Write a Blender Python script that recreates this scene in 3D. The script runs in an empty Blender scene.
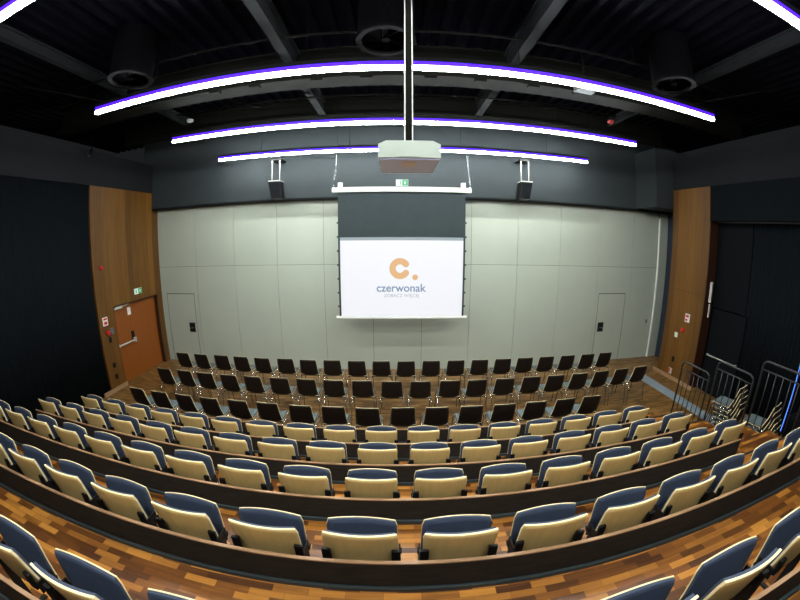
import bpy, bmesh, math, random
from mathutils import Vector, Matrix
random.seed(4)
SC = bpy.context.scene
COL = SC.collection
R = math.radians
PI = math.pi

# ---------------------------------------------------------------- layout
FLOOR = -3.58
TIER, RISE, UP = 0.861, 0.318, 0.270  # seating tiers, seat pitch and rails scaled up about the camera; factor baked in
ROWS = ['E', 'D', 'C', 'B', 'A']                 # E is the highest visible row, A the front row
CAP = {'F': (1.271 - TIER, -1.718 + RISE)}
for i, r in enumerate(ROWS):
    CAP[r] = (1.271 + i * TIER, -1.718 - i * RISE)
TREAD = {r: CAP[r][1] - UP for r in CAP}
ABOVE = {'E': 'F', 'D': 'E', 'C': 'D', 'B': 'C', 'A': 'B'}
XL, XR, XAISLE = -5.56, 5.38, 3.82               # platform ends, end of the upstands
WL, WR = -7.05, 7.48                             # side wall planes
YW = 8.65                                        # end wall
YB = 8.40                                        # face of the bulkhead over the end wall
LZ = 2.0                                         # height of the linear lights

# ---------------------------------------------------------------- materials
MATS = {}
def srgb(c):
    return tuple((v / 255 / 12.92) if v / 255 <= .04045 else ((v / 255 + .055) / 1.055) ** 2.4 for v in c)
def base(name):
    m = bpy.data.materials.new(name); m.use_nodes = True
    nt = m.node_tree; b = nt.nodes['Principled BSDF']
    return m, nt, b
def mat(name, col, rough=.6, metal=0., var=.0, scale=8., spec=.5, stretch=(1, 1, 1), bump=0.):
    m, nt, b = base(name)
    b.inputs['Roughness'].default_value = rough; b.inputs['Metallic'].default_value = metal
    b.inputs['Specular IOR Level'].default_value = spec
    c = srgb(col)
    b.inputs['Base Color'].default_value = (*c, 1)
    tc = nt.nodes.new('ShaderNodeTexCoord'); mp = nt.nodes.new('ShaderNodeMapping')
    mp.inputs['Scale'].default_value = stretch
    nz = nt.nodes.new('ShaderNodeTexNoise'); nz.inputs['Scale'].default_value = scale; nz.inputs['Detail'].default_value = 4
    nt.links.new(tc.outputs['Object'], mp.inputs['Vector']); nt.links.new(mp.outputs[0], nz.inputs['Vector'])
    if var > 0:
        rp = nt.nodes.new('ShaderNodeValToRGB')
        rp.color_ramp.elements[0].position = .3; rp.color_ramp.elements[1].position = .7
        rp.color_ramp.elements[0].color = (*[v * (1 - var) for v in c], 1)
        rp.color_ramp.elements[1].color = (*[min(1, v * (1 + var)) for v in c], 1)
        nt.links.new(nz.outputs['Fac'], rp.inputs[0]); nt.links.new(rp.outputs[0], b.inputs['Base Color'])
    if bump > 0:
        bp = nt.nodes.new('ShaderNodeBump'); bp.inputs['Strength'].default_value = bump
        nt.links.new(nz.outputs['Fac'], bp.inputs['Height']); nt.links.new(bp.outputs[0], b.inputs['Normal'])
    MATS[name] = m
    return m
def emit(name, col, strength, back=(20, 20, 20)):
    m, nt, b = base(name)
    b.inputs['Base Color'].default_value = (*srgb(back), 1)
    b.inputs['Emission Color'].default_value = (*srgb(col), 1)
    b.inputs['Emission Strength'].default_value = strength
    MATS[name] = m
    return m
def parquet(name, c1, c2, c3, rough=.35, bw=.36, rh=.068):
    m, nt, b = base(name)
    N = nt.nodes.new; L = nt.links.new
    tc = N('ShaderNodeTexCoord'); br = N('ShaderNodeTexBrick')
    br.offset = .37; br.offset_frequency = 2; br.squash = 1
    br.inputs['Color1'].default_value = (0, 0, 0, 1); br.inputs['Color2'].default_value = (1, 1, 1, 1)
    br.inputs['Mortar'].default_value = (.25, .25, .25, 1)
    br.inputs['Scale'].default_value = 1; br.inputs['Brick Width'].default_value = bw
    br.inputs['Row Height'].default_value = rh; br.inputs['Mortar Size'].default_value = .0012
    br.inputs['Mortar Smooth'].default_value = .5; br.inputs['Bias'].default_value = 0
    L(tc.outputs['Object'], br.inputs['Vector'])
    mp = N('ShaderNodeMapping'); mp.inputs['Scale'].default_value = (3, 55, 30)
    nz = N('ShaderNodeTexNoise'); nz.inputs['Scale'].default_value = 1; nz.inputs['Detail'].default_value = 5
    L(tc.outputs['Object'], mp.inputs['Vector']); L(mp.outputs[0], nz.inputs['Vector'])
    ad = N('ShaderNodeMath'); ad.operation = 'MULTIPLY_ADD'
    bw_ = N('ShaderNodeRGBToBW'); L(br.outputs['Color'], bw_.inputs[0])
    L(nz.outputs['Fac'], ad.inputs[0]); ad.inputs[1].default_value = .45; 
    sc = N('ShaderNodeMath'); sc.operation = 'MULTIPLY_ADD'; L(bw_.outputs[0], sc.inputs[0]); sc.inputs[1].default_value = .75; sc.inputs[2].default_value = -.1
    L(sc.outputs[0], ad.inputs[2])
    rp = N('ShaderNodeValToRGB')
    e = rp.color_ramp.elements
    e[0].position = .12; e[0].color = (*srgb(c1), 1); e[1].position = .9; e[1].color = (*srgb(c3), 1)
    k = e.new(.5); k.color = (*srgb(c2), 1)
    L(ad.outputs[0], rp.inputs[0]); L(rp.outputs[0], b.inputs['Base Color'])
    b.inputs['Roughness'].default_value = rough
    MATS[name] = m
    return m
def veneer(name, c1, c2, c3, rough=.5, axis='Y', width=.22):
    """vertical veneer leaves: each leaf has its own tone, with grain running up"""
    m, nt, b = base(name)
    N = nt.nodes.new; L = nt.links.new
    tc = N('ShaderNodeTexCoord'); sx = N('ShaderNodeSeparateXYZ'); L(tc.outputs['Object'], sx.inputs[0])
    dv = N('ShaderNodeMath'); dv.operation = 'DIVIDE'; L(sx.outputs[axis], dv.inputs[0]); dv.inputs[1].default_value = width
    fl = N('ShaderNodeMath'); fl.operation = 'FLOOR'; L(dv.outputs[0], fl.inputs[0])
    wn = N('ShaderNodeTexWhiteNoise'); wn.noise_dimensions = '1D'; L(fl.outputs[0], wn.inputs['W'])
    mp = N('ShaderNodeMapping'); mp.inputs['Scale'].default_value = (22, 22, 1.1)
    nz = N('ShaderNodeTexNoise'); nz.inputs['Scale'].default_value = 1; nz.inputs['Detail'].default_value = 6
    L(tc.outputs['Object'], mp.inputs['Vector']); L(mp.outputs[0], nz.inputs['Vector'])
    a = N('ShaderNodeMath'); a.operation = 'MULTIPLY'; L(wn.outputs['Value'], a.inputs[0]); a.inputs[1].default_value = .5
    s = N('ShaderNodeMath'); s.operation = 'MULTIPLY_ADD'; L(nz.outputs['Fac'], s.inputs[0]); s.inputs[1].default_value = .6; L(a.outputs[0], s.inputs[2])
    rp = N('ShaderNodeValToRGB'); e = rp.color_ramp.elements
    e[0].position = .2; e[0].color = (*srgb(c1), 1); e[1].position = .85; e[1].color = (*srgb(c3), 1)
    k = e.new(.5); k.color = (*srgb(c2), 1)
    L(s.outputs[0], rp.inputs[0]); L(rp.outputs[0], b.inputs['Base Color'])
    b.inputs['Roughness'].default_value = rough
    MATS[name] = m
    return m

parquet('parquet_tier', (64, 33, 12), (122, 73, 27), (190, 128, 54), .33, .22, .050)
parquet('parquet_stage', (78, 53, 24), (114, 81, 40), (146, 108, 58), .38, .25, .056)
veneer('veneer', (76, 46, 10), (101, 65, 15), (127, 85, 24), .5)
veneer('veneer_door', (124, 64, 14), (136, 72, 18), (148, 82, 24), .45, axis='Z', width=50)
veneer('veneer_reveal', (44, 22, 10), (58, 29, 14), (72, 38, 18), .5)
mat('plaster_panel', (166, 172, 158), .62, var=.03, scale=1.2)
mat('groove', (40, 43, 40), .9, spec=.1)
mat('steel_beam', (30, 32, 34), .7, spec=.06, var=.15, scale=6)
mat('bulkhead', (46, 51, 53), .85, spec=.2, var=.05, scale=1.5)
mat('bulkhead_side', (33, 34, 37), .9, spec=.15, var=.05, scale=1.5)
mat('deck', (7, 7, 13), .6, spec=.03, var=.15, scale=3)
mat('steel_dark', (14, 14, 11), .7, spec=.04, var=.15, scale=6)
mat('duct', (5, 4, 6), .8, spec=.02, var=.1, scale=5)
mat('duct_rim', (14, 13, 15), .8, spec=.03)
mat('detector_white', (130, 130, 126), .5)
mat('detector_red', (150, 46, 40), .5)
mat('casing_white', (186, 192, 182), .5)
mat('curtain', (19, 23, 26), .95, spec=.03, var=.12, scale=30, stretch=(1, 1, .2))
mat('panel_black', (13, 15, 18), .8, spec=.1)
mat('black', (14, 14, 15), .5, spec=.2)
mat('ply', (210, 180, 120), .45, var=.07, scale=5, stretch=(6, 1, 1))
mat('ply_edge', (236, 216, 168), .5, var=.04, scale=20)
mat('fabric_blue', (54, 64, 84), .92, var=.1, scale=220, bump=.05)
mat('riser', (46, 42, 39), .8, spec=.1, var=.18, scale=6, stretch=(1, 1, 4))
mat('kick', (46, 58, 62), .6)
mat('nosing', (24, 24, 26), .5)
mat('cap', (156, 122, 90), .5, var=.12, scale=14, stretch=(.4, 3, 1))
mat('bracket', (17, 16, 16), .5, spec=.25)
mat('chair_shell', (32, 24, 21), .5, spec=.2, var=.15, scale=8)
mat('chair_pad', (92, 104, 106), .95, var=.08, scale=150)
mat('chrome', (196, 200, 204), .22, metal=1.)
mat('rail_metal', (48, 50, 52), .45, metal=.4)
mat('white_plastic', (226, 230, 222), .45)
mat('white_metal', (232, 234, 228), .4)
mat('screen_black', (50, 58, 60), .85, spec=.2, var=.05, scale=4)
mat('grey_strip', (130, 142, 150), .6, var=.06, scale=12)
mat('red', (200, 24, 30), .4)
mat('grey', (96, 100, 104), .5)
mat('green', (20, 140, 84), .5)
mat('paper', (235, 225, 220), .6)
mat('navy', (36, 48, 62), .8)
mat('projector_shell', (158, 167, 157), .5)
mat('cover_lavender_lit', (206, 216, 255), .5)  # lavender light on the projector underside, put into the colour
mat('plug', (190, 188, 180), .5)
emit('light_white', (246, 252, 248), 106., (230, 230, 230))
emit('lens_fringe', (70, 18, 255), 2.4)  # purple lens fringe of the lamps, imitated as a glow
emit('screen_glow', (240, 241, 247), .95, (70, 70, 70))
emit('screen_edge_glow', (190, 210, 215), .5, (60, 60, 60))
emit('logo_orange', (248, 196, 140), .75, (70, 60, 40))
emit('logo_blue', (130, 158, 194), .7, (40, 50, 60))
emit('logo_grey', (190, 196, 214), .7, (60, 60, 60))
emit('exit_green', (24, 170, 96), .55, (8, 60, 34))
emit('exit_white', (235, 255, 240), .6, (110, 120, 112))
emit('fringe_cyan', (60, 220, 230), 1.6)  # cyan side of a white line's lens fringe, painted as glow
emit('fringe_violet', (90, 60, 255), 2.0)  # violet side of the same lens fringe, painted as glow

# ---------------------------------------------------------------- geometry helpers
class MB:
    def __init__(self): self.bm = bmesh.new(); self.mi = 0
    def _tag(self, fs):
        for f in fs: f.material_index = self.mi
    def box(self, x0, x1, y0, y1, z0, z1, bev=0, mi=None, mtx=None):
        mi = self.mi if mi is None else mi
        r = bmesh.ops.create_cube(self.bm, size=1)
        vs = r['verts']
        for v in vs:
            v.co = Vector(((x0 + x1) / 2 + v.co.x * (x1 - x0), (y0 + y1) / 2 + v.co.y * (y1 - y0), (z0 + z1) / 2 + v.co.z * (z1 - z0)))
            if mtx: v.co = mtx @ v.co
        fs = list({f for v in vs for f in v.link_faces})
        for f in fs: f.material_index = mi
        if bev:
            es = list({e for v in vs for e in v.link_edges})
            rr = bmesh.ops.bevel(self.bm, geom=es, offset=bev, segments=2, profile=.7, affect='EDGES')
            for f in rr['faces']: f.material_index = mi
        return self
    def tube(self, pts, rad, n=8, mi=None, caps=True):
        mi = self.mi if mi is None else mi
        pts = [Vector(p) for p in pts]; rings = []
        for i, p in enumerate(pts):
            a = pts[max(i - 1, 0)]; b = pts[min(i + 1, len(pts) - 1)]
            t = (b - a).normalized()
            ref = Vector((0, 0, 1)) if abs(t.z) < .9 else Vector((1, 0, 0))
            u = t.cross(ref).normalized(); w = t.cross(u)
            rr = rad[i] if isinstance(rad, (list, tuple)) else rad
            rings.append([self.bm.verts.new(p + rr * (math.cos(2 * PI * k / n) * u + math.sin(2 * PI * k / n) * w)) for k in range(n)])
        for a, b in zip(rings, rings[1:]):
            for k in range(n):
                f = self.bm.faces.new((a[k], a[(k + 1) % n], b[(k + 1) % n], b[k])); f.material_index = mi; f.smooth = True
        if caps:
            for rg in (rings[0], rings[-1]):
                f = self.bm.faces.new(rg); f.material_index = mi
        return self
    def prism(self, poly, fn, d0, d1, mi=None):
        """poly: 2-D outline; fn(u, v, d) -> 3-D point; extruded between d0 and d1"""
        mi = self.mi if mi is None else mi
        a = [self.bm.verts.new(fn(u, v, d0)) for u, v in poly]; b = [self.bm.verts.new(fn(u, v, d1)) for u, v in poly]
        n = len(poly)
        for f in (self.bm.faces.new(a), self.bm.faces.new(b[::-1])): f.material_index = mi
        for k in range(n):
            f = self.bm.faces.new((a[k], b[k], b[(k + 1) % n], a[(k + 1) % n])); f.material_index = mi
        return self
    def build(self, name, mats, parent=None):
        bmesh.ops.recalc_face_normals(self.bm, faces=self.bm.faces[:])
        me = bpy.data.meshes.new(name); self.bm.to_mesh(me); self.bm.free()
        for m in (mats if isinstance(mats, (list, tuple)) else [mats]): me.materials.append(MATS[m])
        o = bpy.data.objects.new(name, me); COL.objects.link(o)
        if parent: o.parent = parent
        return o
def recentre(o):
    """put a mesh thing's origin at the base of its own bounding box"""
    vs = [v.co for v in o.data.vertices]
    c = Vector([(min(v[i] for v in vs) + max(v[i] for v in vs)) / 2 for i in range(3)]); c.z = min(v.z for v in vs)
    o.data.transform(Matrix.Translation(-c)); o.location = c
    return o
def tag(o, label, cat, group=None):
    o['label'] = label; o['category'] = cat
    if group: o['group'] = group
    return o
def thing(name, label, cat, loc=(0, 0, 0), rz=0, group=None):
    o = bpy.data.objects.new(name, None); COL.objects.link(o); o.empty_display_size = .1
    o.location = loc; o.rotation_euler = (0, 0, rz)
    return tag(o, label, cat, group)
def struct(o, label=None, cat=None):
    o['kind'] = 'structure'
    if label: o['label'] = label
    if cat: o['category'] = cat
    return o
def dup(o, parent=None):
    c = o.copy(); COL.objects.link(c)
    if parent: c.parent = parent
    for ch in [x for x in bpy.data.objects if x.parent == o]: dup(ch, c)
    return c
def children(o): return KIDS.get(o.name, [])
def sheet(fn, nu, nv, th, mats3, name, parent=None, smooth=True, edge_mi=1, outline=None):
    """curved panel: fn(u, v, side) for u, v in 0..1; side 0 front, 1 back; rim gets edge material"""
    bm = bmesh.new()
    g = [[[bm.verts.new(fn(i / nu, j / nv, s)) for j in range(nv + 1)] for i in range(nu + 1)] for s in (0, 1)]
    for s in (0, 1):
        for i in range(nu):
            for j in range(nv):
                q = (g[s][i][j], g[s][i + 1][j], g[s][i + 1][j + 1], g[s][i][j + 1])
                f = bm.faces.new(q if s else q[::-1]); f.material_index = 0; f.smooth = smooth
    rim = [(i, 0) for i in range(nu)] + [(nu, j) for j in range(nv)] + [(i, nv) for i in range(nu, 0, -1)] + [(0, j) for j in range(nv, 0, -1)]
    for k in range(len(rim)):
        a, b = rim[k], rim[(k + 1) % len(rim)]
        f = bm.faces.new((g[0][a[0]][a[1]], g[0][b[0]][b[1]], g[1][b[0]][b[1]], g[1][a[0]][a[1]])); f.material_index = edge_mi
    bmesh.ops.recalc_face_normals(bm, faces=bm.faces[:])
    me = bpy.data.meshes.new(name); bm.to_mesh(me); bm.free()
    for m in mats3: me.materials.append(MATS[m])
    o = bpy.data.objects.new(name, me); COL.objects.link(o)
    if parent: o.parent = parent
    return o
ORD = ['', 'first', 'second', 'third', 'fourth', 'fifth', 'sixth', 'seventh', 'eighth', 'ninth', 'tenth', 'eleventh', 'twelfth', 'thirteenth',
       'fourteenth', 'fifteenth', 'sixteenth', 'seventeenth', 'eighteenth', 'nineteenth', 'twentieth']

# ---------------------------------------------------------------- room shell
struct(MB().box(-9, 9, -2.6, 9.2, FLOOR - .2, FLOOR).build('floor', 'parquet_stage'), 'brown parquet floor of the hall in front of the stage wall', 'floor')
struct(MB().box(-9, 9, -2.8, -2.6, FLOOR, 3.2).build('wall_rear', 'panel_black'))
# end wall: recessed panels with grooves between them
m = MB(); m.box(-7.4, 8.6, YW + .012, YW + .2, FLOOR, 1.6, mi=1)
P = 1.27; g = .004
seams = [(-5.5 + i) * P - .025 + .635 - .635 for i in range(12)]
xs = [-7.3] + [(-4.5 + i) * P + .02 for i in range(10)] + [(5.5) * P + .02, 8.02]
zs = [FLOOR, -.722, 1.6]
DOORS = [(-6.86, -5.84, -1.505), (5.83, 6.84, -1.505)]
def holes(x0, x1, z0, z1, m):
    rects = [(x0, x1, z0, z1)]
    for dx0, dx1, dz1 in DOORS:
        new = []
        for a0, a1, b0, b1 in rects:
            if dx1 <= a0 or dx0 >= a1 or dz1 <= b0: new.append((a0, a1, b0, b1)); continue
            if a0 < dx0: new.append((a0, dx0, b0, b1))
            if a1 > dx1: new.append((dx1, a1, b0, b1))
            if b1 > dz1: new.append((max(a0, dx0), min(a1, dx1), dz1, b1))
        rects = new
    for a0, a1, b0, b1 in rects: m.box(a0, a1, YW, YW + .03, b0, b1)
for x0, x1 in zip(xs, xs[1:]):
    for z0, z1 in zip(zs, zs[1:]): holes(x0 + g, x1 - g, z0 + (.0 if z0 == FLOOR else g), z1 - g, m)
m.box(8.06, 8.5, YW - .02, YW + .02, FLOOR, 1.6)
struct(m.build('wall_end', ['plaster_panel', 'groove']), 'pale grey-green panelled end wall behind the projection screen', 'wall')
struct(MB().box(8.02, 8.06, YW - .05, YW, FLOOR, .8).build('trim_1', 'white_metal'), 'thin white vertical trim at the right end of the panelled wall', 'trim')
for n, (x0, x1, zt) in enumerate(DOORS):
    d = thing('door_%d' % (n + 2), ['pale flush door set into the left end of the panelled wall', 'pale flush door set into the right end of the panelled wall'][n], 'door', ((x0 + x1) / 2, YW, FLOOR))
    struct(d); w = (x1 - x0) / 2 - .018; h = zt - FLOOR - .02
    MB().box(-w, w, .002, .03, .004, h).build('door_leaf', 'plaster_panel', d)
    s = 1 if n == 0 else -1
    c = s * (w - .16)
    MB().box(c - .1, c + .1, -.012, .002, .93, 1.21, .004).build('handle_plate', 'bracket', d)
    MB().tube([(c + s * .03, -.012, 1.06), (c + s * .03, -.05, 1.06), (c - s * .07, -.05, 1.06)], .009).build('handle', 'grey', d)
tag(recentre(MB().box(7.77, 7.84, YW - .012, YW, -2.46, -2.34, .003).build('wall_socket', 'grey')), 'small dark socket on the pale wall right of the right door', 'socket')
# bulkheads
struct(MB().box(-7.4, 8.6, YB, YW + .2, .945, 3.0).build('wall_bulkhead', 'bulkhead'), 'grey bulkhead above the panelled end wall', 'wall')
struct(MB().box(-7.4, 8.6, YB - .006, YB, .945, .985).build('trim_2', 'panel_black'))
struct(MB().box(-8.6, WL, -2.6, YB, 1.44, 2.26).build('wall_left_bulkhead', 'bulkhead_side'), 'dark grey bulkhead above the left wall', 'wall')
struct(MB().box(WR, 8.8, -2.6, 7.45, 1.50, 2.34).build('wall_right_bulkhead', 'bulkhead_side'), 'dark grey bulkhead above the right wall', 'wall')
struct(MB().box(6.85, 8.6, 7.5, YB, 1.0, 2.6).build('wall_right_downstand', 'bulkhead'), 'grey boxed downstand at the right end of the bulkhead', 'wall')
# left wall: veneer panel with a door opening, then the curtain
DY0, DY1, DZ = 6.56, 8.42, -1.49
m = MB(); m.box(WL - .35, WL, 6.02, DY0, FLOOR, 1.44); m.box(WL - .35, WL, DY0, DY1, DZ, 1.44); m.box(WL - .35, WL, DY1, YW, FLOOR, 1.44)
struct(m.build('wall_left', 'veneer'), 'brown veneer wall panel with the orange door on the left side', 'wall')
struct(MB().box(WL - .012, WL + .03, 5.72, 6.6, FLOOR, FLOOR + .10).build('baseboard_left', 'cap'), 'light wooden baseboard at the foot of the left wall', 'baseboard')
d = thing('door_1', 'orange-brown double door with push bar in the left veneer wall', 'door', (WL, 7.49, FLOOR)); struct(d)
MB().box(-.16, -.12, -.90, .90, .004, 2.06).build('door_leaf', 'veneer_door', d)
f = MB(); f.box(-.30, -.005, -.93, -.905, .0, 2.085); f.box(-.30, -.005, .905, .93, .0, 2.085); f.box(-.30, -.005, -.905, .905, 2.062, 2.085)
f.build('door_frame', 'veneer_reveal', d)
b = MB(); b.tube([(-.04, -.86, 1.035), (-.04, -.22, 1.035)], .022, 10); b.box(-.12, -.02, -.25, -.18, .98, 1.10); b.box(-.12, -.03, -.88, -.83, 1.0, 1.07); b.build('push_bar', 'plug', d)
MB().box(-.12, -.09, -.27, -.17, 1.02, 1.28, .004).build('lock_case', 'bracket', d)
c = MB(); c.box(-.12, -.03, -.86, -.56, 1.98, 2.04, .006); c.tube([(-.05, -.70, 2.045), (.0, -.45, 2.03), (-.03, -.3, 2.05)], .01); c.build('door_closer', 'plug', d)
MB().box(-.12, -.117, -.30, -.17, 1.73, 1.93).build('door_sign', 'paper', d)
def plate(name, label, cat, y, z, w, h, col, side='L', inner=None, d=.02):
    x = WL if side == 'L' else WR; s = 1 if side == 'L' else -1
    xs_ = sorted((x, x + s * d))
    o = MB().box(xs_[0], xs_[1], y - w / 2, y + w / 2, z - h / 2, z + h / 2, .003)
    if inner:
        xi = sorted((x + s * d, x + s * (d + .004))); mats = [col]
        for k, (ic, dy, dz, iw, ih) in enumerate(inner):
            o.box(xi[0], xi[1], y + dy - iw / 2, y + dy + iw / 2, z + dz - ih / 2, z + dz + ih / 2, mi=k + 1); mats.append(ic)
    else: mats = col
    return tag(recentre(o.build(name, mats)), label, cat)
plate('exit_sign', 'green and white exit sign on the veneer above the orange door', 'sign', 7.58, -1.26, .30, .15, 'exit_white', 'L', [('exit_green', .07, 0, .14, .14), ('exit_white', .07, .0, .05, .08), ('exit_green', -.09, 0, .03, .09)])
plate('fire_sign', 'white and red fire sign on the veneer left of the orange door', 'sign', 6.22, -1.79, .17, .21, 'paper', 'L', [('red', 0, -.04, .1, .07), ('red', .0, .06, .12, .04)])
plate('control_box', 'dark grey control box beside the red alarm by the orange door', 'box', 6.40, -2.07, .12, .15, 'grey')
plate('light_switch', 'black switch plate under the control box by the orange door', 'switch', 6.30, -2.27, .08, .14, 'bracket')
for yy, zz, lb in ((6.27, -2.92, 'upper dark socket low on the veneer beside the orange door'), (6.27, -3.22, 'lower dark socket low on the veneer beside the orange door')):
    plate('wall_socket', lb, 'socket', yy, zz, .09, .12, 'bracket')
def button(name, label, y, z, side, r, col):
    x = WL if side == 'L' else WR; s = 1 if side == 'L' else -1
    m = MB(); m.tube([(x, y, z), (x + s * .03, y, z), (x + s * .05, y, z)], [r, r, r * .6], 14)
    return tag(recentre(m.build(name, col)), label, 'alarm')
button('alarm_sounder', 'red round alarm sounder high on the left veneer wall', 6.29, -.50, 'L', .055, 'red')
button('fire_alarm_button', 'red fire alarm button beside the orange door', 6.26, -2.085, 'L', .065, 'red')
# right wall: veneer panel, recess, curtains
m = MB(); m.box(WR, WR + .35, 6.15, 7.47, FLOOR, 1.50)
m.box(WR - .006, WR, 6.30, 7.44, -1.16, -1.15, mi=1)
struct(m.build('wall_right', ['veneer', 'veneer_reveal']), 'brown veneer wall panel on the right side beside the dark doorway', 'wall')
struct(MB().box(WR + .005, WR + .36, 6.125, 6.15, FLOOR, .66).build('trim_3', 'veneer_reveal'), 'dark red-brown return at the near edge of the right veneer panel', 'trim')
struct(MB().box(WR - .05, WR, 6.0, 7.6, FLOOR, FLOOR + .09).build('baseboard_right', 'cap'), 'light wooden baseboard at the foot of the right veneer panel', 'baseboard')
struct(MB().box(8.4, 8.6, 7.4, YW - .03, FLOOR, 1.6).build('wall_niche', 'navy'), 'dark blue side of the niche beside the right veneer panel', 'wall')
struct(MB().box(WR + .35, 8.6, 7.3, 7.47, FLOOR, 1.5).build('wall_right_return', 'panel_black'))
struct(MB().box(WR, WR + .3, -2.6, 6.12, .66, 1.50).build('wall_right_upper', 'curtain'), 'black upper panel above the recessed right curtains', 'wall')
struct(MB().box(WR + .25, WR + .28, -2.6, 6.10, .63, .66).build('trim_4', 'grey'), 'thin grey curtain track along the top of the right recess', 'trim')
plate('fire_sign', 'white and red fire sign on the right veneer panel', 'sign', 6.62, -1.82, .16, .22, 'paper', 'R', [('red', 0, .05, .1, .06), ('red', .02, -.05, .08, .05)])
plate('light_switch', 'white light switch left of the red button on the right veneer', 'switch', 6.94, -2.35, .11, .13, 'white_plastic', 'R')
plate('wall_socket', 'dark socket low on the right veneer panel', 'socket', 6.90, -3.02, .07, .14, 'bracket', 'R')
plate('floor_outlet', 'white and red outlet plate near the floor on the right veneer', 'socket', 6.92, -3.37, .13, .16, 'plug', 'R', [('red', .03, .0, .05, .13)])
button('fire_alarm_button', 'red fire alarm button on the right veneer panel', 6.72, -2.17, 'R', .065, 'red')
o = MB().box(WR + .06, WR + .09, 5.98, 6.05, -1.30, -.80, .004).build('wall_tube_light', 'plug'); tag(recentre(o), 'pale pinkish upright strip at the edge of the right veneer panel', 'strip')
o = MB().box(WR + .06, WR + .08, 5.98, 6.02, -1.66, -1.34, .004).build('cable_cover', 'plug'); tag(recentre(o), 'thin pale cable cover under the upright strip on the right wall', 'strip')
d = thing('door_4', 'black door with a grey push bar in the recess behind the rails', 'door', (WR + .3, 5.52, FLOOR)); struct(d)
MB().box(0, .05, -.52, .52, .004, 2.12).build('door_leaf', 'panel_black', d)
b = MB(); b.tube([(-.06, -.5, .97), (-.06, .44, .97)], .016, 10); b.box(-.06, 0, -.5, -.47, .95, .99); b.box(-.06, 0, .42, .45, .95, .99); b.build('push_bar', 'plug', d)
struct(MB().box(WR + .36, WR + .5, 5.10, 6.12, FLOOR + 2.14, .66).build('wall_right_header', 'panel_black'))
struct(MB().box(WR + .32, WR + .5, 6.12, 6.2, FLOOR, .66).build('wall_right_jamb', 'panel_black'))
# curtains with pleats
def curtain(name, label, x, y0, y1, z0, z1, amp=.035, step=.11):
    bm = bmesh.new(); n = int((y1 - y0) / (step / 6)); prev = None
    for i in range(n + 1):
        y = y0 + (y1 - y0) * i / n
        ph = 2 * PI * (y / step) + .9 * math.sin(y * 1.7)
        xx = x + amp * math.sin(ph) * (.75 + .25 * math.sin(y * 3.1))
        a = bm.verts.new((xx, y, z0)); b = bm.verts.new((xx + .01 * math.sin(ph * .5), y, z1))
        a2 = bm.verts.new((xx + .012, y, z0)); b2 = bm.verts.new((xx + .012 + .01 * math.sin(ph * .5), y, z1))
        if prev:
            for q in ((prev[0], a, b, prev[1]), (prev[3], b2, a2, prev[2]), (prev[1], b, b2, prev[3]), (prev[2], a2, a, prev[0])):
                f = bm.faces.new(q); f.smooth = True
        prev = (a, b, a2, b2)
    bmesh.ops.recalc_face_normals(bm, faces=bm.faces[:])
    me = bpy.data.meshes.new(name); bm.to_mesh(me); bm.free(); me.materials.append(MATS['curtain'])
    o = bpy.data.objects.new(name, me); COL.objects.link(o)
    return tag(recentre(o), label, 'curtain')
curtain('stage_curtain', 'black floor-length curtain covering the left wall beside the veneer', WL - .05, -2.5, 6.0, FLOOR + .005, 1.435, .008)
curtain('stage_curtain', 'black curtain in the right recess behind the rails and chair stacks', WR + .36, -2.5, 5.08, FLOOR + .005, .63, .014)
struct(MB().box(-8.6, WL - .1, -2.6, 6.02, FLOOR, 1.44).build('wall_left_backing', 'panel_black'))
struct(MB().box(WR + .52, 8.6, -2.6, 6.2, FLOOR, 1.5).build('wall_right_backing', 'panel_black'))
# grey strip on the floor
struct(MB().box(6.52, 6.88, 4.3, 7.3, FLOOR, FLOOR + .006).build('trim_5', 'grey_strip'), 'grey strip let into the floor in front of the right wall', 'trim')

# ---------------------------------------------------------------- ceiling
bm = bmesh.new(); per = .26; x = -9.0; prof = []
while x < 9.0:
    prof += [(x, 3.0), (x + .09, 3.0), (x + .12, 3.09), (x + .23, 3.09)]; x += per
va = [bm.verts.new((px, -2.8, pz)) for px, pz in prof]; vb = [bm.verts.new((px, YW + .2, pz)) for px, pz in prof]
vc = [bm.verts.new((px, -2.8, pz + .12)) for px, pz in prof]; vd = [bm.verts.new((px, YW + .2, pz + .12)) for px, pz in prof]
for k in range(len(prof) - 1):
    bm.faces.new((va[k], va[k + 1], vb[k + 1], vb[k])); bm.faces.new((vc[k], vd[k], vd[k + 1], vc[k + 1]))
me = bpy.data.meshes.new('ceiling'); bm.to_mesh(me); bm.free(); me.materials.append(MATS['deck'])
o = bpy.data.objects.new('ceiling', me); COL.objects.link(o); struct(o, 'dark ribbed metal deck ceiling', 'ceiling')
def ibeam_x(y, x0, x1, z0, z1, w, label):
    m = MB(); m.box(x0, x1, y - w / 2, y + w / 2, z0, z0 + .03); m.box(x0, x1, y - w / 2, y + w / 2, z1 - .03, z1); m.box(x0, x1, y - .02, y + .02, z0 + .03, z1 - .03)
    struct(m.build('ceiling_beam', 'steel_dark'), label, 'beam')
def ibeam_y(x, y0, y1, z0, z1, w, label):
    m = MB(); m.box(x - w / 2, x + w / 2, y0, y1, z0, z0 + .025); m.box(x - w / 2, x + w / 2, y0, y1, z1 - .025, z1); m.box(x - .015, x + .015, y0, y1, z0 + .025, z1 - .025)
    struct(m.build('ceiling_beam', 'steel_beam'), label, 'beam')
ibeam_x(5.1, -7.0, 7.4, 2.45, 2.99, .36, 'dark steel beam across the ceiling between the two longer lights')
ibeam_x(7.15, -7.0, 6.8, 2.55, 2.99, .26, 'dark steel beam across the ceiling nearest the bulkhead')
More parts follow.
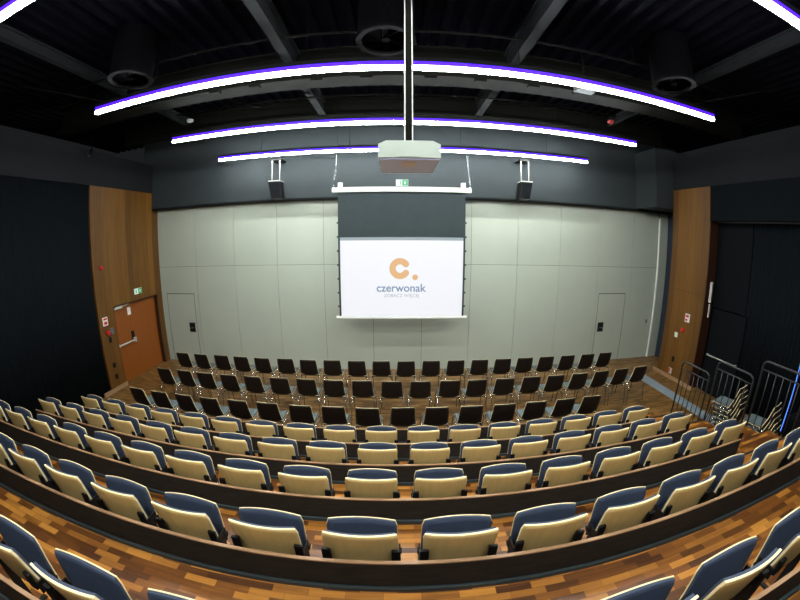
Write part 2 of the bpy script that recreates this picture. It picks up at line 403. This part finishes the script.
for x_, w_ in ((-1.57, .14), (1.72, .14), (-4.9, .12), (4.95, .12)):
    for y0, y1 in ((2.9 if abs(x_) < 3 else -.5, 4.9), (5.3, 7.0)):
        ibeam_y(x_, y0, y1, 2.6 if abs(x_) < 3 else 2.74, 2.92, w_, '%s steel ceiling beam running towards the end wall, %s part' % ({-1.57: 'inner left', 1.72: 'inner right', -4.9: 'outer left', 4.95: 'outer right'}[x_], 'near' if y0 < 4 else 'far'))
for k, (y, z, x0, x1, r) in enumerate(((3.98, 2.64, -6.4, 6.6, .018), (5.9, 2.56, -4.4, 4.4, .018), (6.75, 2.50, -5.4, 5.6, .02))):
    m = MB(); m.tube([(x0, y, z), (x1, y, z)], r, 8)
    for xx in (-3.2, 0.9, 3.4): m.tube([(xx, y, z), (xx, y, 3.0)], .006, 6)
    tag(recentre(m.build('sprinkler_pipe', 'steel_dark')), ['thin dark pipe across the ceiling nearest the camera', 'thin dark pipe across the ceiling between the lights', 'thin dark pipe across the ceiling farthest from the camera'][k], 'pipe', 'pipes under the ceiling')
for k, (x0, y0, x1, y1) in enumerate(((-3.4, 5.4, -2.7, 6.3), (3.5, 5.4, 2.9, 6.3), (-5.8, 3.2, -5.2, 4.7), (5.9, 3.2, 5.3, 4.7))):
    m = MB(); m.tube([(x0, y0, 2.62), (x1, y1, 2.62)], .015, 6); m.tube([(x0, y0, 2.62), (x0, y0, 3.0)], .006, 6); m.tube([(x1, y1, 2.62), (x1, y1, 3.0)], .006, 6)
    tag(recentre(m.build('ceiling_brace', 'steel_dark')), 'thin slanting brace under the ceiling at the %s' % ['far left', 'far right', 'near left', 'near right'][k], 'brace')
# cable tray with sockets under the middle beam
t = thing('cable_tray', 'narrow cable tray with small fittings on the beam behind the longest light', 'tray', (0, 4.86, 2.40))
m = MB(); m.box(-4.6, 4.8, -.06, .06, 0, .012); m.box(-4.6, 4.8, -.06, -.052, .012, .05); m.box(-4.6, 4.8, .052, .06, .012, .05); m.build('tray', 'steel_dark', t)
for xx in (-2.9, -2.2, -1.2, -.45, .5, 1.25, 2.1, 2.9): MB().box(xx - .09, xx + .09, -.045, .045, -.03, 0, .004).build('fitting', 'steel_dark', t)
def duct(x, y, z, r, top, label):
    t = thing('air_duct', label, 'duct', (x, y, z))
    m = MB(); m.tube([(0, 0, 0), (0, 0, .5), (0, 0, top - z)], r, 32, caps=False); m.tube([(0, 0, top - z), (0, 0, .02)], r - .012, 32, caps=False); m.build('duct_pipe', 'duct', t)
    m = MB(); n = 40
    for k in range(n):
        a, b = 2 * PI * k / n, 2 * PI * (k + 1) / n
        pr = [(r - .05, .0), (r + .012, .0), (r + .012, .03), (r - .05, .03)]
        va = [m.bm.verts.new((math.cos(a) * q, math.sin(a) * q, w - .03)) for q, w in pr]; vb = [m.bm.verts.new((math.cos(b) * q, math.sin(b) * q, w - .03)) for q, w in pr]
        for j in range(4): m.bm.faces.new((va[j], va[(j + 1) % 4], vb[(j + 1) % 4], vb[j]))
    m.build('diffuser_ring', 'duct_rim', t)
    m = MB(); m.tube([(0, 0, -.01), (0, 0, .05)], r * .16, 16)
    for k in range(8):
        q = Matrix.Rotation(2 * PI * k / 8, 4, 'Z') @ Matrix.Translation((r * .54, 0, .03)) @ Matrix.Rotation(R(35), 4, 'X')
        m.box(-r * .38, r * .38, -.045, .045, -.004, .004, mtx=q)
    m.build('swirl_blades', 'duct', t)
duct(-3.62, 3.66, 2.3, .31, 3.0, 'large round dark air duct hanging from the ceiling on the left')
duct(-.13, 3.66, 2.3, .33, 3.0, 'large round dark air duct hanging from the ceiling above the projector pole')
duct(3.85, 3.68, 2.3, .31, 3.0, 'large round dark air duct hanging from the ceiling on the right')
def detector(x, y, z, col, label):
    t = thing('smoke_detector', label, 'detector', (x, y, z))
    MB().tube([(0, 0, 0), (0, 0, .03), (0, 0, .06)], [.05, .075, .075], 16).build('detector_head', col, t)
    MB().tube([(0, 0, .06), (0, 0, 3.0 - z)], .012, 8).build('stem', 'steel_dark', t)
detector(-4.43, 6.44, 2.58, 'detector_white', 'white smoke detector hanging under the ceiling on the left')
detector(4.58, 6.38, 2.58, 'detector_red', 'red alarm detector hanging under the ceiling on the right')
# junction boxes under the ceiling
t = thing('ceiling_unit', 'beige equipment box hanging behind the longest light on the right', 'box', (2.85, 4.55, 2.3)); MB().box(-.16, .16, -.1, .1, 0, .2, .01).build('case', 'grey', t); MB().tube([(0, 0, .2), (0, 0, .7)], .012).build('hanger', 'steel_dark', t)
for s, lb in ((-1, 'small spotlight on the left bulkhead edge under the ceiling'),):
    t = thing('spotlight', lb, 'lamp', (WL + .12, 5.85, 2.1)); MB().tube([(0, 0, 0), (.05, .05, .14)], [.04, .045], 12).build('lamp_head', 'black', t); MB().tube([(.04, .04, .12), (0, 0, .9)], .01).build('stem', 'steel_dark', t); MB().tube([(-.005, -.005, -.012), (0, 0, 0)], .034, 12).build('lens', 'plug', t)

# ---------------------------------------------------------------- linear lights
def linear(y, label, x0=-4.40, x1=4.79):
    t = thing('linear_light', label, 'light', ((x0 + x1) / 2, y, LZ - .03), 0, 'long ceiling lights'); h = (x1 - x0) / 2
    MB().box(-h, h, -.024, .024, 0, .046, .005).build('diffuser', 'light_white', t)
    MB().box(-h, h, -.032, .032, .048, .098).build('purple_fringe', 'lens_fringe', t)  # glowing bar stands in for the lens fringe above the diffuser
    MB().box(-h, h, -.040, .040, .100, .15).build('housing', 'black', t)
    for xx in (-h * .75, -h * .28, h * .28, h * .75):
        MB().tube([(xx, 0, .15), (xx, 0, 2.994 - LZ + .03)], .004, 6).build('suspension_wire', 'steel_dark', t)
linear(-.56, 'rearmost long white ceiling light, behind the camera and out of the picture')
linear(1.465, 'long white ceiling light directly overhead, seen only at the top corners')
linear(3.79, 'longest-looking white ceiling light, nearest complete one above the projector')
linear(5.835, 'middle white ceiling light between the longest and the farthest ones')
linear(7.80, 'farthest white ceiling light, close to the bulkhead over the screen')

# ---------------------------------------------------------------- projection screen
SX0, SX1, SY = -1.286, 1.517, 7.66
cx = (SX0 + SX1) / 2
t = thing('projection_screen', 'white projection screen with black top drop hanging before the end wall', 'screen', (cx, SY, -1.895))
hw = (SX1 - SX0) / 2
m = MB(); m.box(-1.576, 1.576, -.07, .09, 2.882, 3.00, .02); m.build('casing', 'casing_white', t)
for xx in (-1.39, 1.39): MB().box(xx - .05, xx + .05, -.04, .04, 3.001, 3.113, .004).build('casing_bracket', 'white_plastic', t)
m = MB(); m.box(-hw - .045, hw + .045, 0, .006, 1.866, 2.885); m.box(-hw - .045, -hw - .001, 0, .006, .05, 1.866); m.box(hw + .001, hw + .045, 0, .006, .05, 1.866); m.box(-hw - .001, hw + .001, 0, .006, .03, .05)
for s in (-1, 1):
    for k in range(7):
        z = .28 + k * .32
        xa, xb = sorted((s * (hw + .045), s * (hw + .075))); m.box(xa, xb, 0, .005, z - .02, z + .02)
m.build('black_masking', 'screen_black', t)
im = MB().box(-hw, hw, .0005, .0055, .05, 1.797).build('projected_image', 'screen_glow', t)
MB().box(-hw, hw, .0005, .0055, 1.797, 1.866).build('projected_edge', 'screen_edge_glow', t)
MB().box(-1.522, 1.522, -.03, .03, 0, .048, .008).build('bottom_bar', 'white_metal', t)
for s in (-1, 1):
    m = MB(); n = 15
    for k in range(n):
        p0 = Vector((s * 1.55, 0, 3.0)).lerp(Vector((s * 1.475, 0, 3.77)), k / n); p1 = Vector((s * 1.55, 0, 3.0)).lerp(Vector((s * 1.475, 0, 3.77)), (k + .8) / n)
        o_ = .012 if k % 2 else 0
        m.tube([p0 + Vector((o_, o_, 0)), (p0 + p1) / 2 + Vector((.008, 0, 0)), p1], [.004, .013, .004], 6)
    m.build('chain', 'chrome', t)
    MB().tube([(s * 1.475, 0, 3.765), (s * 1.455, 0, 4.885)], .004, 6).build('hanging_wire', 'black', t)
# the picture on the screen: ring-shaped letter, dot, two lines of lettering
PX = .0228
def sx(px): return (px - 401.7) * PX
def sz(py): return .05 + (316 - py) * .02312
n = 48; ro, ri = .24, .096; ccx, ccz = sx(399.9), sz(268.2)
poly = []
a0 = R(33)
outer = [(ro * math.cos(a), ro * math.sin(a)) for a in [a0 + (2 * PI - 2 * a0) * k / n for k in range(n + 1)]]
inner = [(ri * math.cos(a), ri * math.sin(a)) for a in [R(48) + (2 * PI - 2 * R(48)) * k / n for k in range(n + 1)]]
bm = bmesh.new()
vo = [bm.verts.new((ccx + x_, -.001, ccz + z_)) for x_, z_ in outer]; vi = [bm.verts.new((ccx + x_, -.001, ccz + z_)) for x_, z_ in inner]
for k in range(n): bm.faces.new((vo[k], vo[k + 1], vi[k + 1], vi[k]))
for va_, vb_ in ((0, 0), (n, n)):    # round stroke ends
    p, q = Vector(outer[va_]), Vector(inner[vb_]); c_ = (p + q) / 2; rr = (p - q).length / 2; ang = math.atan2((p - c_).y, (p - c_).x)
    sgn = -1 if va_ == 0 else 1
    pts = [bm.verts.new((ccx + c_.x + rr * math.cos(ang + sgn * PI * k / 10), -.001, ccz + c_.y + rr * math.sin(ang + sgn * PI * k / 10))) for k in range(11)]
    bm.faces.new(pts)
ex = bmesh.ops.extrude_face_region(bm, geom=bm.faces[:])
for v in [v for v in ex['geom'] if isinstance(v, bmesh.types.BMVert)]: v.co.y += .0014
me = bpy.data.meshes.new('logo_ring'); bm.to_mesh(me); bm.free(); me.materials.append(MATS['logo_orange'])
o = bpy.data.objects.new('logo_letter', me); COL.objects.link(o); o.parent = im
m = MB(); m.tube([(sx(415), -.001, sz(276.8)), (sx(415), .0004, sz(276.8))], .065, 24); m.build('logo_dot', 'logo_orange', im)
def text(name, body, cx_, z, width, m, parent, depth=.0004, y=-.0006, bold=0.):
    cu = bpy.data.curves.new(name, 'FONT'); cu.body = body; cu.size = .2; cu.align_x = 'CENTER'; cu.extrude = depth; cu.offset = bold
    cu.materials.append(MATS[m]); o = bpy.data.objects.new(name, cu); COL.objects.link(o)
    bpy.context.view_layer.update()
    k = width / max(o.dimensions.x, 1e-4)
    cu.size *= k
    bpy.context.view_layer.update()
    me = bpy.data.meshes.new_from_object(o.evaluated_get(bpy.context.evaluated_depsgraph_get()))
    bpy.data.objects.remove(o); bpy.data.curves.remove(cu)
    if not me.materials: me.materials.append(MATS[m])
    o = bpy.data.objects.new(name, me); COL.objects.link(o)
    o.rotation_euler = (PI / 2, 0, 0); o.location = (cx_, y, z); o.parent = parent
    return o
text('logo_wordmark', 'czerwonak', sx(400.8), sz(291), 49.5 * PX, 'logo_blue', im, bold=.003)
text('logo_tagline', 'ZOBACZ WIĘCEJ', sx(401.5), sz(296.6), 35 * PX, 'logo_grey', im)
# exit sign on the bulkhead
t = thing('exit_sign', 'green and white exit sign on the bulkhead above the projection screen', 'sign', (.13, YB, 1.24))
MB().box(-.15, .15, -.03, 0, 0, .15, .003).build('sign_body', 'exit_white', t)
MB().box(-.06, -.03, -.034, -.03, .02, .13).build('sign_arrow', 'exit_green', t); m = MB(); m.box(.0, .145, -.034, -.03, .006, .144); m.build('sign_field', 'exit_green', t)
m = MB(); m.box(.06, .085, -.037, -.034, .04, .09); m.box(.064, .08, -.037, -.034, .095, .115); m.build('sign_figure', 'exit_white', t)

# ---------------------------------------------------------------- projector
t = thing('projector', 'white ceiling projector on a long pole facing the screen', 'projector', (.09, 2.4, .56))
W = .222
def pj(u, v, d): return Vector((u, d, v))
m = MB()
body = [(-W, .0), (W, .0), (W, .10), (W - .055, .125), (-W + .055, .125), (-W, .10)]
m.prism(body, pj, 0, .56)
m.build('body', 'projector_shell', t)
MB().box(-W + .008, W - .008, .012, .55, -.012, 0, .004).build('bottom_cover', 'cover_lavender_lit', t)  # colour carries the lavender light seen from below
m = MB(); m.tube([(.08, .56, .06), (.08, .62, .06)], [.045, .05], 20); m.build('lens', 'black', t)
m = MB()
for k in range(9): m.box(-.17 + k * .016, -.163 + k * .016, -.003, 0, .02, .085)
m.build('vent', 'projector_shell', t)
m = MB(); m.box(-.075, .075, -.004, 0, .006, .022); m.build('connector_panel', 'projector_shell', t)
MB().box(-.05, .05, .10, .26, -.016, -.012).build('label_plate', 'paper', t)
m = MB(); m.box(-.06, .06, .12, .24, .125, .14); m.tube([(0, .18, .14), (0, .18, 2.434)], .010, 10); m.build('ceiling_mount', 'grey', t)
m = MB(); m.box(-.033, -.025, .155, .205, .14, 2.434); m.box(.025, .033, .155, .205, .14, 2.434); m.box(-.0245, .0245, .16, .166, .14, 2.434, mi=1); m.build('pole', ['plug', 'steel_dark'], t)

# ---------------------------------------------------------------- loudspeakers
def speaker(x, label, tilt, YS=8.05):
    t = thing('loudspeaker', label, 'speaker', (x, 8.05, .935), 0, 'hanging loudspeakers')
    m = MB(); m.prism([(-.13, 0), (.13, 0), (.15, .43), (-.15, .43)], lambda u, v, d: Vector((u + tilt * (.43 - v), d - .10 * (.43 - v), v)), -.14, .14); m.build('cabinet', 'black', t)
    m = MB(); m.prism([(-.115, .02), (.115, .02), (.135, .41), (-.135, .41)], lambda u, v, d: Vector((u + tilt * (.43 - v), d - .10 * (.43 - v), v)), -.152, -.14); m.build('front_grille', 'panel_black', t)
    MB().box(-.15, .15, -.14, .14, .432, .455, .004).build('top_plate', 'plug', t)
    MB().box(-.14, .14, -.03, YB - YS - .007, .98, 1.01).build('wall_bracket', 'black', t)
    for s in (-1, 1): MB().tube([(s * .10, 0, .455), (s * .10, 0, .98)], .010, 8).build('hanging_rod', 'plug', t)
speaker(-2.955, 'black loudspeaker hanging on two rods left of the screen', .18)
speaker(3.15, 'black loudspeaker hanging on two rods right of the screen', -.18)

# ---------------------------------------------------------------- seating platforms
names = {'F': 'topmost seating platform under the camera with parquet deck and dark upstand', 'E': 'parquet seating platform of the nearest row with dark kick panel',
         'D': 'parquet seating platform of the second nearest seat row', 'C': 'parquet seating platform of the middle seat row',
         'B': 'parquet seating platform of the second seat row from the stage', 'A': 'lowest parquet seating platform nearest the loose chairs'}
for r in 'FEDCBA':
    y1, zc = CAP[r]; zt = TREAD[r]; y0 = y1 - TIER if r != 'F' else -2.55
    t = thing('seating_platform', names[r], 'platform', (0, y1, FLOOR), 0, 'stepped seating platforms')
    z = zt - FLOOR
    m = MB(); m.box(XL, XR, y0 - y1, 0, 0, z - .03); m.build('base', 'riser', t)
    m = MB(); m.box(XL, XR, y0 - y1 + .0005, 0, z - .029, z); m.build('deck', 'parquet_tier', t)
    xe = XAISLE
    m = MB(); m.box(XL, xe, -.020, -.002, z + .001, z + UP - .010); m.build('upstand', 'riser', t)
    m = MB(); m.box(XL, xe, -.022, 0, z + UP - .010, z + UP); m.build('cap_rail', 'cap', t)
    m = MB(); m.box(XL, xe, -.040, -.021, z + .001, z + .036); m.build('kick_strip', 'kick', t)
    MB().box(xe, XR, -.03, .004, z - .03, z + .004).build('nosing', 'nosing', t)
    if True:
        zb = FLOOR if r == 'A' else TREAD['FEDCBA'['FEDCBA'.index(r) + 1]]
        s = thing('aisle_step', 'wooden half step in the right aisle below the %s platform' % {'F': 'topmost', 'E': 'nearest-row', 'D': 'second nearest', 'C': 'middle', 'B': 'second lowest', 'A': 'lowest'}[r], 'step', (4.6, y1 + .207, zb), 0, 'aisle half steps')
        MB().box(-.76, .72, -.2, .19, 0, RISE / 2).build('step_block', 'parquet_tier', s)
        MB().box(-.76, .72, .19, .202, 0, RISE / 2 + .004).build('nosing', 'nosing', s)
# guard rails along the right edge of the lowest platforms
def rail(y0, y1, zb, zt, label, x=XR + .03):
    t = thing('guard_rail', label, 'railing', (x, (y0 + y1) / 2, zb), 0, 'guard rails along the aisle'); h = zt - zb; w = (y1 - y0) / 2; c = .10
    pts = [(0, w, -.02), (0, w, h - c)] + [(0, w - c + c * math.cos(a), h - c + c * math.sin(a)) for a in [R(15 * k) for k in range(1, 7)]]
    pts += [(0, -w + c - c * math.sin(a), h - c + c * math.cos(a)) for a in [R(15 * k) for k in range(0, 7)]] + [(0, -w, -.02)]
    MB().tube(pts, .017, 10).build('frame_tube', 'rail_metal', t)
    MB().tube([(0, w - .01, h - .14), (0, -w + .01, h - .14)], .012, 8).build('middle_bar', 'rail_metal', t)
    n = 5
    for k in range(n):
        yy = -w + (k + 1) * 2 * w / (n + 1)
        MB().tube([(0, yy, -.02), (0, yy, h - .14)], .008, 6).build('baluster', 'rail_metal', t)
rail(4.0, 4.71, TREAD['A'], -2.13, 'dark metal guard rail with balusters nearest the right veneer wall')
rail(3.10, 3.87, TREAD['B'], -1.845, 'dark metal guard rail in the middle of the three, before the black door')
rail(2.20, 2.99, TREAD['C'], -1.55, 'dark metal guard rail nearest the camera, crossed by the light strip')

# ---------------------------------------------------------------- tip-up seats
def make_seat():
    t = thing('tip_up_seat', 'x', 'seat')
    bw = .216                                        # half width
    def backf(th0, th1, ins=0., top=0.):
        def f(u, v, s):
            x = (u * 2 - 1) * (bw - ins) * (1 - .05 * (1 - v) )
            if v > .86: x *= 1 - .05 * ((v - .86) / .14) ** 2
            z = .40 + ins + v * (.338 - ins * 1.4)
            y = .006 - .056 * v - .024 * (1 - (x / bw) ** 2) + (th0 if s == 0 else th1)
            return Vector((x, y, z))
        return f
    b = sheet(backf(0, .013), 10, 8, 0, ['ply', 'ply_edge'], 'backrest', t)
    sheet(backf(.0135, .030, .010), 10, 8, 0, ['fabric_blue', 'fabric_blue'], 'back_pad', b)
    sw = .216
    def seatf(th0, th1, ins=0.):
        def f(u, v, s):
            x0 = (u * 2 - 1)
            x = x0 * (sw - ins) * (1.0 - (.02 * v))
            if v > .84: x *= 1 - .06 * ((v - .84) / .16) ** 2
            z = .38 + v * (.322 - ins + .026 * (1 - x0 ** 2))
            y = .046 + .02 * v + .008 * v * v + .012 * x0 ** 2 * (1 - v) + (th0 if s == 0 else th1)
            return Vector((x, y, z))
        return f
    s = sheet(seatf(.0205, .0265), 10, 8, 0, ['ply', 'ply_edge'], 'seat', t)
    sheet(seatf(.008, .020, .003), 10, 8, 0, ['fabric_blue', 'fabric_blue'], 'seat_pad', s)
    for q in (-1, 1):
        m = MB(); xa, xb = sorted((q * .176, q * .228))
        m.box(xa, xb, -.054, -.034, .48, .585, .006); xa, xb = sorted((q * .219, q * .229)); m.box(xa, xb, -.04, .07, .44, .515, .003)
        m.tube([(q * .218, .055, .46), (q * .236, .055, .46)], .022, 12)
        m.build('hinge_bracket', 'bracket', t)
        m = MB(); xa, xb = sorted((q * .216, q * .232)); m.box(xa, xb, -.02, .03, .012, .45); m.box(xa - .01, xb + .01, -.09, .10, 0, .012); m.build('leg', 'bracket', t)
    MB().tube([(-.22, .02, .375), (.22, .02, .375)], .018, 10).build('cross_tube', 'bracket', t)
    return t
SEATX = [.357 + .567 * k for k in range(-10, 7)]       # seventeen places, the last beside the aisle
ROWNAME = {'A': 'front seat row', 'B': 'second seat row from the front', 'C': 'middle seat row', 'D': 'second seat row from the camera', 'E': 'seat row nearest the camera'}
proto = None
VIEW_D = (-3.7, 3.9); VIEW_E = (.45, 2.4)
for r in 'ABCDE':
    idx = list(range(17))
    if r == 'C': idx = [k for k in idx if SEATX[k] > -5.5]
    if r == 'D': idx = [k for k in idx if VIEW_D[0] < SEATX[k] < VIEW_D[1]]
    if r == 'E': idx = [k for k in idx if VIEW_E[0] < abs(SEATX[k]) < VIEW_E[1]]
    for n_, k in enumerate(idx):
        if proto is None: o = proto = make_seat()
        else: o = dup(proto)
        o.location = (SEATX[k], CAP[ABOVE[r]][0] + .12, TREAD[r])
        if r == 'E':
            lf = [q for q in idx if SEATX[q] < 0]; rt = [q for q in idx if SEATX[q] > 0]
            lb = 'blue tip-up seat, %s from the left edge of the seat row nearest the camera' % ORD[lf.index(k) + 1] if k in lf else 'blue tip-up seat, %s from the right edge of the seat row nearest the camera' % ORD[len(rt) - rt.index(k)]
        else:
            rank = n_ + 1; back = len(idx) - n_
            if rank <= back: lb = 'ply-backed blue seat, %s from the left end of the %s' % (ORD[rank], ROWNAME[r])
            else: lb = 'ply-backed blue seat, %s from the right end of the %s' % (ORD[back], ROWNAME[r])
        tag(o, lb, 'seat', 'tip-up seats in the %s' % ROWNAME[r])

# ---------------------------------------------------------------- loose chairs
def make_chair():
    t = thing('stacking_chair', 'x', 'chair')
    def backf(th0, th1):
        def f(u, v, s):
            x0 = u * 2 - 1
            hw_ = .212 - .022 * v
            if v > .88: hw_ *= 1 - .05 * ((v - .88) / .12) ** 2
            x = x0 * hw_
            z = .432 + .435 * v
            y = -.0 - .075 * v + .02 * (x0 ** 2) * (1 - .5 * v) + .05 * (1 - v) ** 3 + (th0 if s == 0 else th1)
            return Vector((x, y, z))
        return f
    sheet(backf(0, .012), 8, 8, 0, ['chair_shell', 'ply_edge'], 'backrest', t)
    def seatf(th0, th1, ins=0.):
        def f(u, v, s):
            x = (u * 2 - 1) * (.215 - ins - .012 * v)
            y = .045 + ins + v * (.40 - 2 * ins)
            z = .452 - .012 * math.sin(v * PI) + .012 * (u * 2 - 1) ** 2 - .03 * max(0, v - .8) / .2 + (th0 if s == 0 else th1)
            return Vector((x, y, z))
        return f
    s = sheet(seatf(0, .012), 8, 8, 0, ['chair_shell', 'ply_edge'], 'seat', t)
    sheet(seatf(.0125, .026, .012), 8, 8, 0, ['chair_pad', 'chair_pad'], 'seat_pad', s)
    for q in (-1, 1):
        MB().tube([(q * .19, .07, .44), (q * .225, -.0, .40), (q * .235, -.07, .0)], .010, 8).build('leg', 'chrome', t)
        MB().tube([(q * .19, .36, .43), (q * .225, .40, .40), (q * .235, .45, .0)], .010, 8).build('leg', 'chrome', t)
        MB().tube([(q * .218, .035, .405), (q * .232, .2, .425), (q * .222, .37, .41)], .009, 8).build('side_tube', 'chrome', t)
    return t
chair = None
LOOSE = [('row nearest the stage wall', 7.10, -5.32, .5525, 20), ('middle row of loose chairs', 6.03, -5.13, .5585, 20), ('row just before the blue seats', 4.975, -5.03, .569, 16)]
for rn, y, x0, dx, n in LOOSE:
    for k in range(n):
        if chair is None: o = chair = make_chair()
        else: o = dup(chair)
        o.location = (x0 + dx * k + random.uniform(-.012, .012), y + random.uniform(-.015, .015), FLOOR)
        o.rotation_euler = (0, 0, random.uniform(-.03, .03))
        rank, back = k + 1, n - k
        side = ('%s from the left end' % ORD[rank]) if rank <= back else ('%s from the right end' % ORD[back])
        tag(o, 'black loose chair, %s of the %s' % (side, rn), 'chair', 'loose chairs in the %s' % rn)
# stacked chairs beyond the rails
for (sx_, sy_, rz, n, where) in ((6.15, 3.62, R(12), 5, 'far stack by the black door'), (6.10, 2.82, R(12), 5, 'near stack by the light strip')):
    for k in range(n):
        o = dup(chair)
        o.location = (sx_ - .03 * k * math.sin(rz), sy_ + .03 * k * math.cos(rz), FLOOR + k * .09); o.rotation_euler = (0, 0, rz)
        tag(o, 'black chair in the %s, %s from its bottom' % (where, ORD[k + 1]), 'chair', 'chairs in the ' + where)
t = thing('equipment_case', 'black upright case beside the near chair stack', 'case', (6.55, 2.62, FLOOR))
MB().box(-.2, .2, -.12, .12, .03, 1.05, .015).build('case_body', 'black', t)
for a in (-1, 1):
    for b_ in (-1, 1): MB().tube([(a * .15, b_ * .09, 0), (a * .15, b_ * .09, .03)], .025, 10).build('foot', 'rail_metal', t)
# light strip on the right curtain; lens colour fringe built as two glowing bars
t = thing('light_strip', 'thin upright light strip with violet and cyan lens fringes before the right curtain', 'light', (7.2, 3.17, FLOOR))
MB().box(-.006, .02, -.02, .02, 0, 4.2).build('profile', 'black', t)
MB().box(-.016, -.0065, -.007, .0, .35, 4.1).build('violet_fringe', 'fringe_violet', t)
MB().box(-.016, -.0065, .001, .006, .35, 4.1).build('cyan_fringe', 'fringe_cyan', t)

# ---------------------------------------------------------------- world, camera, view
w = bpy.data.worlds.new('hall'); SC.world = w; w.use_nodes = True
w.node_tree.nodes['Background'].inputs[0].default_value = (.5, .55, .6, 1); w.node_tree.nodes['Background'].inputs[1].default_value = .02
F_, A_ = 339.393, -0.0444486
cd = bpy.data.cameras.new('camera'); cam = bpy.data.objects.new('camera', cd); COL.objects.link(cam)
cd.type = 'PANO'; cd.sensor_width = 36; cd.sensor_height = 27; cd.sensor_fit = 'HORIZONTAL'
cd.panorama_type = 'FISHEYE_LENS_POLYNOMIAL'
cd.fisheye_fov = R(180)
q = 800 / 36 / F_
cd.fisheye_polynomial_k0 = 0; cd.fisheye_polynomial_k1 = -q; cd.fisheye_polynomial_k2 = 0; cd.fisheye_polynomial_k3 = -A_ * q ** 3; cd.fisheye_polynomial_k4 = 0
cd.shift_y = -13.9 / 600
cd.clip_start = .01
pit, yaw, rol = R(-8.47), R(.56), R(.07)
def c2w(v):
    x, y, z = v
    c, s = math.cos(rol), math.sin(rol); x, y = c * x - s * y, s * x + c * y
    Fw = -z; c, s = math.cos(pit), math.sin(pit); Y = c * Fw - s * y; Z = s * Fw + c * y
    c, s = math.cos(yaw), math.sin(yaw)
    return Vector((c * x + s * Y, -s * x + c * Y, Z))
ax = [c2w(v) for v in ((1, 0, 0), (0, 1, 0), (0, 0, 1))]
cam.matrix_world = Matrix([[ax[j][i] for j in range(3)] + [0] for i in range(3)] + [[0, 0, 0, 1]])
SC.camera = cam
vs = SC.view_settings
SC.display_settings.display_device = 'sRGB'
vs.view_transform = 'Standard'; vs.look = 'None'; vs.gamma = 1; vs.use_curve_mapping = False
vs.exposure = 0
SC.cycles.use_denoising = True
SC.cycles.max_bounces = 8
